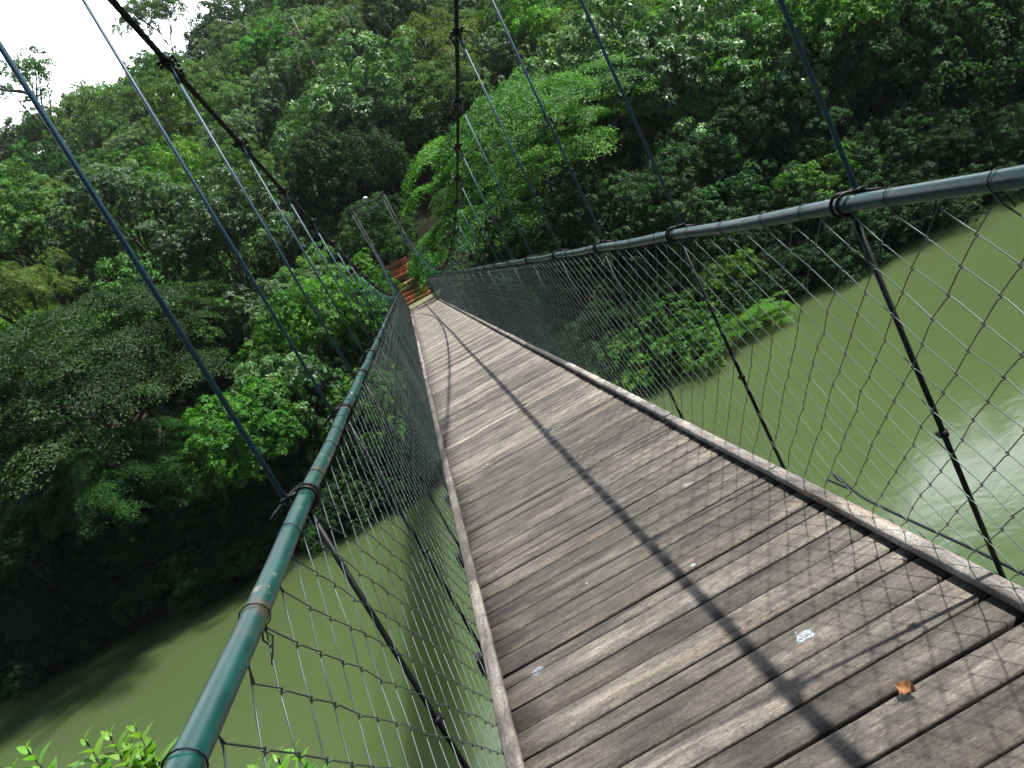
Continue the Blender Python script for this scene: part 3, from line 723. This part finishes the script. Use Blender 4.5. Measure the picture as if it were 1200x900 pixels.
tree('broad_leaved_tree', 'fresh green bush hanging over the top of the red stone steps', 'broad', L_BROAD, at(462, 288, 61.5), 1.7, 1.6, cat='shrub')
tree('broad_leaved_tree', 'green bush covering one edge of the red stone steps', 'broad', L_BROAD, at(497, 322, 57.5), 1.0, 1.5, cat='shrub')
tree('glossy_tree', 'big dark rounded glossy tree behind the nearer main cable clamps', 'gloss', L_GLOSS, at(420, 150, 74), 6.6, 6.2)
tree('olive_tree', 'yellowish olive tree behind the upright main cable', 'droop', L_OLIVE, at(530, 85, 78), 6.4, 6.6)
tree('olive_tree', 'dry olive-brown tree behind the top of the second rod on the upper side', 'droop', L_OLIVE, at(700, 55, 66), 5.0, 4.2)
tree('broad_leaved_tree', 'mid green tree between the olive trees up the slope', 'fine', L_BROAD, at(630, 45, 76), 5.0, 5.0)
tree('vine_covered_tree', 'slim column-like tree wrapped in vines above the dark glossy tree', 'fartuft', L_FARG, at(425, 62, 88), 1.8, 5.0)
tree('glossy_tree', 'silvery glossy tree on the lower slope above the dark layered tree', 'gloss', L_FARG, at(150, 265, 60), 4.4, 4.0)
tree('glossy_tree', 'silvery glossy tree behind the second and third hanger rods', 'gloss', L_GLOSS, at(255, 275, 58), 4.0, 3.6)
tree('broad_leaved_tree', 'rounded yellow-green tree at the edge of the view above the dark layered tree', 'broad', L_FAR, at(20, 270, 60), 4.2, 4.0)
tree('olive_tree', 'greyish feathery shrub at the view edge beside the dark layered tree', 'droop', L_OLIVE, at(15, 345, 52), 2.6, 2.2)
tree('lime_tree', 'sunlit lime green tree between second and third hanger rods', 'fine', L_LIME, at(270, 215, 70), 3.2, 3.4)
tree('glossy_tree', 'tall blue-green tree up the slope beside the upright main cable', 'gloss', L_FARG, at(470, 35, 92), 5.2, 5.8)
for px, py, yy, rr, lb in ((30, 640, 45.5, 2.2, 'dim leafy shrub low over the black river edge at the view border'), (60, 560, 47, 3.4, 'shaded tree under the drooping layered canopy')):
    tree('understorey_tree', lb, 'broad', L_DARK, at(px, py, yy), rr, rr * .8, cat='shrub')
rr_ = random.Random(77)
for k in range(96):
    xx = -34 + k * .80 + rr_.uniform(-.4, .4)
    if -2.6 < xx < 2.8: continue
    yy = float(bank_y(np.array(xx))) + rr_.uniform(-1.1, .5) + (k % 3) * 1.5
    r_ = rr_.uniform(1.3, 2.3); cz = float(ground(xx, yy)) + r_ * .45 + .3
    sd_ = 'beyond the lower handrail' if xx < 0 else 'beyond the higher handrail'
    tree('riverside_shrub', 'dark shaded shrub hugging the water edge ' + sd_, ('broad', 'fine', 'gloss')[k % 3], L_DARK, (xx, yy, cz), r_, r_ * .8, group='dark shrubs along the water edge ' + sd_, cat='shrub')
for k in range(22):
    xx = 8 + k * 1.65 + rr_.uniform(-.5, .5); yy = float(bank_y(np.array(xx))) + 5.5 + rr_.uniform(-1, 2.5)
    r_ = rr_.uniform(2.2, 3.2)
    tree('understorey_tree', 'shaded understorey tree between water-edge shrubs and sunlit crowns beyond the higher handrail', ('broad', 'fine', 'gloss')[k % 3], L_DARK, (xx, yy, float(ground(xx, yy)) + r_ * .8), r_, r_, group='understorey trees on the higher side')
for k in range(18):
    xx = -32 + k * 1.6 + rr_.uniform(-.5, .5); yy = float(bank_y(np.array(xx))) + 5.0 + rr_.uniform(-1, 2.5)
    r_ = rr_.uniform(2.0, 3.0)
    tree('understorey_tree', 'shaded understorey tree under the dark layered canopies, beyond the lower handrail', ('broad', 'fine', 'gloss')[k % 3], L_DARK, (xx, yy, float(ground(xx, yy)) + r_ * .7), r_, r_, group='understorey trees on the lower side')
# dead leaning trunk high on the slope
b_, t_ = np.array(at(375, 95, 98)), np.array(at(343, 22, 98)); mb = MB(); dv = t_ - b_
gz = float(ground(b_[0], b_[1]))
mb.tube([(0, 0, 0), dv * .3, dv * .62 + [.1, 0, 0], dv], [.26, .22, .16, .06], 7)
dt = thing('dead_tree', 'bare leaning dead trunk with crossed branches high on the wooded slope', 'tree', tuple(b_))
build(mb, 'trunk', BARK_PALE, dt, smooth=True)
mb = MB(); c_ = dv * .78; mb.tube([c_ + [-2.2, .2, .6], c_, c_ + [1.6, 0, .1]], [.03, .09, .04], 5); c_ = dv * .6; mb.tube([c_, c_ + [1.2, .3, 1.6], c_ + [1.6, .3, 2.6]], [.1, .06, .03], 5)
build(mb, 'branch', BARK_PALE, dt, smooth=True)
# open-crowned trees against the sky
tree('skyline_tree', 'rounded tall tree standing against the sky behind the main cable', 'farfine', L_FAR, at(178, 20, 138), 4.6, 4.0)
tree('skyline_tree', 'airy tree with sky showing through at the outer end of the ridge', 'sparse', L_FAR, at(25, 100, 132), 6.0, 5.5)

# the wooded slope: every crown a tree of its own
ZONES = [(50, 74, 'on the lower slope'), (74, 104, 'on the middle slope'), (104, 150, 'on the upper slope below the ridge')]
KINDS = [('farfine', L_FAR, 'slope_tree', 'mid green rounded fine-leaved tree'), ('fartuft', L_FARG, 'slope_tree', 'grey-green tufted tree'), ('farfine', L_DARK, 'slope_tree', 'dark green dense tree'),
         ('fardroop', L_OLIVE, 'slope_tree', 'olive feathery tree'), ('farfine', L_LIME, 'slope_tree', 'yellow-green tree'), ('fartuft', L_BROAD, 'slope_tree', 'fresh green leafy tree')]
WK = [.43, .26, .08, .05, .05, .13]
placed = []
def visible(p_, mrg=60):
    v = Vector(p_) - cam.location; q = v.dot(cf)
    if q < 1: return False
    return -mrg < 600 + F_PX * v.dot(cr) / q < 1200 + mrg and -mrg < 450 - F_PX * v.dot(cu) / q < 900 + mrg
rs = random.Random(2024); tries = 0; cnt = 0
while tries < 9000:
    tries += 1
    yy = 53 + (147 - 53) * rs.random() ** .85; xx = rs.uniform(-60, 70)
    rr = rs.uniform(2.5, 4.6) * (.92 + .28 * (yy - 50) / 100)
    if abs(xx) < 3.2 + rr and yy < 68: continue
    if 0 < xx < 9 + rr and yy < 66: continue
    if -2.5 < xx < 17 and yy < 53: continue
    gz = float(ground(xx, yy)); hh = rr * rs.uniform(.9, 1.6); c_ = (xx, yy, gz + hh)
    if not visible(c_): continue
    if any((xx - a) ** 2 + (yy - b) ** 2 < (.60 * (rr + r_)) ** 2 for a, b, r_ in placed): continue
    placed.append((xx, yy, rr))
    ki = rs.choices(range(6), WK)[0]; kind, mat, nm, lb = KINDS[ki]
    zn = [z_[2] for z_ in ZONES if z_[0] <= yy < z_[1]] or [ZONES[2][2]]
    side = 'beyond the lower handrail' if xx < -1 else 'beyond the higher handrail'
    tree(nm, f'{lb} {zn[0]} {side}', kind, mat, c_, rr, rr * rs.uniform(.8, 1.15), group=f'{lb}s {zn[0]} {side}')
    cnt += 1
print('slope trees', cnt)

# undergrowth on bank and slope (nobody could count it)
g = np.random.default_rng(5); n = 5200
ux = g.uniform(-62, 66, n); uy = bank_y(ux) + .3 + np.abs(g.random(n)) ** 1.5 * 95
keep = ~((np.abs(ux) < 3.0) & (uy < 66)); ux, uy = ux[keep], uy[keep]; n = len(ux); uz = ground(ux, uy)
q = 30
pos = np.repeat(np.stack([ux, uy, uz], 1), q, 0); sc = np.repeat(.5 + .7 * g.random(n), q); u = ball(n * q, g); u[:, 2] = np.abs(u[:, 2])
pos = pos + u * sc[:, None] * np.array([1.1, 1.1, 1.0])
v, f, t = leaf_quads(pos, unit(u + g.normal(0, .5, u.shape)), unit(u + np.array([0, 0, .8]) + g.normal(0, .3, u.shape)), .27 * g.uniform(.6, 1.2, len(pos)), .15, np.clip(np.repeat(g.uniform(.1, .8, n), q) + g.normal(0, .15, n * q), 0, 1))
ug = obj('undergrowth', np_mesh('undergrowth', v, f, {'tone': t}), L_UNDER); ug['kind'] = 'stuff'

# saplings beside the lower handrail
def big_leaf(mb, base, d, nr, L, W, tone):
    d = np.array(d) / np.linalg.norm(d); s = np.cross(d, nr); s /= np.linalg.norm(s) + 1e-9; nn = np.cross(s, d)
    v = []; n_ = 6
    for a in range(n_ + 1):
        f_ = a / n_; w = W * .5 * math.sin(math.pi * min(1, f_ ** .8 * .97 + .02)) ; cen = np.array(base) + d * L * f_ - nn * L * .28 * f_ ** 2
        v += [cen - s * w + nn * w * .35, cen, cen + s * w + nn * w * .35]
    ff = [[a * 3 + q, a * 3 + q + 1, (a + 1) * 3 + q + 1, (a + 1) * 3 + q] for a in range(n_) for q in (0, 1)]
    mb.add(v, ff, tone=tone)
def sapling(label, base, tops, seed):
    g = random.Random(seed); t = thing('sapling', label, 'sapling', base, 0)
    st_, lv = MB(), MB(); fork = np.array(tops).mean(0) - np.array(base) + np.array([0, -.1, -.75])
    st_.tube([(0, 0, 0), fork * .5 + [.05, 0, 0], fork], [.03, .02, .012], 6)
    for tp in tops:
        tp = np.array(tp) - np.array(base); pts = [fork, fork * .55 + tp * .45 + np.array([g.uniform(-.05, .05), g.uniform(-.05, .05), -.03]), tp]
        st_.tube(pts, [.010, .006, .003], 5)
        axis = tp - pts[1]; axis /= np.linalg.norm(axis)
        for k in range(17):
            f_ = k / 16; b = tp * (1 - f_ * .9) + pts[1] * f_ * .9; a = k * 2.4 + g.uniform(-.3, .3)
            rad = np.array([math.cos(a), math.sin(a), 0]); d = rad + axis * (1.1 - .9 * f_) + np.array([0, 0, .15])
            L = (.06 + .085 * min(1, f_ * 2.2)) * g.uniform(.8, 1.2)
            big_leaf(lv, b, d, axis * .8 + np.array([0, 0, .6]) - rad * .3, L, L * .42, min(1, max(0, .95 - .65 * f_ + g.uniform(-.15, .15))))
    build(st_, 'stem', BARK, t, smooth=True); build(lv, 'leaves', L_NEAR, t, smooth=True)
gb = lambda x, y: float(ground(x, y))
sapling('bushy fresh green sapling top in front of the river beside the lower handrail', (-2.35, .6, gb(-2.35, .6)), [at(128, 862, 3.2), at(158, 852, 3.3), at(100, 868, 3.1), at(185, 893, 3.25), at(140, 885, 3.1), at(112, 890, 3.3), at(165, 885, 3.2), at(148, 872, 3.35)], 1)
sapling('sparse light green sapling tip at the bottom corner over the water', (-2.6, .4, gb(-2.6, .4)), [at(32, 878, 3.0), at(15, 905, 3.0), at(45, 905, 3.1)], 2)
sapling('young green sapling tip showing under the mesh beside the handrail', (-1.75, .8, gb(-1.75, .8)), [at(325, 888, 3.3), at(345, 880, 3.4), at(300, 900, 3.3), at(318, 905, 3.35)], 3)

# thin air haze round everything
hb = MB(); hb.box((0, 100, 43), (830, 1030, 116))
m, nt, out = newmat('haze_air'); pv = N(nt, 'ShaderNodeVolumePrincipled'); pv.inputs['Color'].default_value = (.88, .94, 1.0, 1); pv.inputs['Density'].default_value = HAZE; pv.inputs['Anisotropy'].default_value = .3
nt.links.new(pv.outputs[0], out.inputs['Volume'])
hz = build(hb, 'haze', m); hz['kind'] = 'stuff'

# ------------------------------------------------------------------ light and sky
SUN = Vector((.585, -.055, 1.0)).normalized()
sd = bpy.data.lights.new('sun', 'SUN'); sd.energy = 5.0; sd.angle = R(1.0); sd.color = (1.0, .955, .88)
so = bpy.data.objects.new('sun', sd); COL.objects.link(so); so.rotation_euler = SUN.to_track_quat('Z', 'Y').to_euler()
w = bpy.data.worlds.new('World'); scene.world = w; w.use_nodes = True; nt = w.node_tree; nt.nodes.clear()
sky = N(nt, 'ShaderNodeTexSky', sky_type='NISHITA'); sky.sun_disc = False
sky.sun_elevation = math.asin(SUN.z); sky.sun_rotation = math.atan2(SUN.x, SUN.y)
sky.dust_density = 2.0
tc = N(nt, 'ShaderNodeTexCoord'); mp = N(nt, 'ShaderNodeMapping'); mp.inputs['Scale'].default_value = (1, 1, 2.2); nt.links.new(tc.outputs['Generated'], mp.inputs[0])
cn = N(nt, 'ShaderNodeTexNoise', i_Scale=1.6, i_Detail=7.0, i_Roughness=.55); nt.links.new(mp.outputs[0], cn.inputs['Vector'])
sx = N(nt, 'ShaderNodeSeparateXYZ'); nt.links.new(tc.outputs['Generated'], sx.inputs[0])
# cloud bank: thick low over the hill, thinning upwards
band = math_(nt, 'SUBTRACT', 1.45, math_(nt, 'MULTIPLY', sx.outputs[2], 1.75))
cf_ = math_(nt, 'ADD', math_(nt, 'ADD', math_(nt, 'MULTIPLY', cn.outputs[0], 1.3), math_(nt, 'SUBTRACT', band, 1.85)), math_(nt, 'MULTIPLY', sx.outputs[1], 1.2))
cm = ramp(nt, [(.30, (0, 0, 0)), (.55, (1, 1, 1))], cf_)
col = mix(nt, sky.outputs[0], (47.0, 50.0, 54.0), cm.outputs[0])
bg = N(nt, 'ShaderNodeBackground'); bg.inputs[1].default_value = .05; nt.links.new(col, bg.inputs[0])
wo = N(nt, 'ShaderNodeOutputWorld'); nt.links.new(bg.outputs[0], wo.inputs[0])

# ------------------------------------------------------------------ render settings
vs = scene.view_settings; vs.view_transform = 'Standard'; vs.look = 'None'; vs.exposure = 0.9; vs.gamma = 1.0; vs.use_curve_mapping = False
scene.render.engine = 'CYCLES'; cy = scene.cycles
cy.max_bounces = 6; cy.diffuse_bounces = 1; cy.glossy_bounces = 3; cy.transmission_bounces = 2; cy.transparent_max_bounces = 4
cy.use_denoising = True; cy.denoiser = 'OPENIMAGEDENOISE'; cy.sample_clamp_indirect = 6
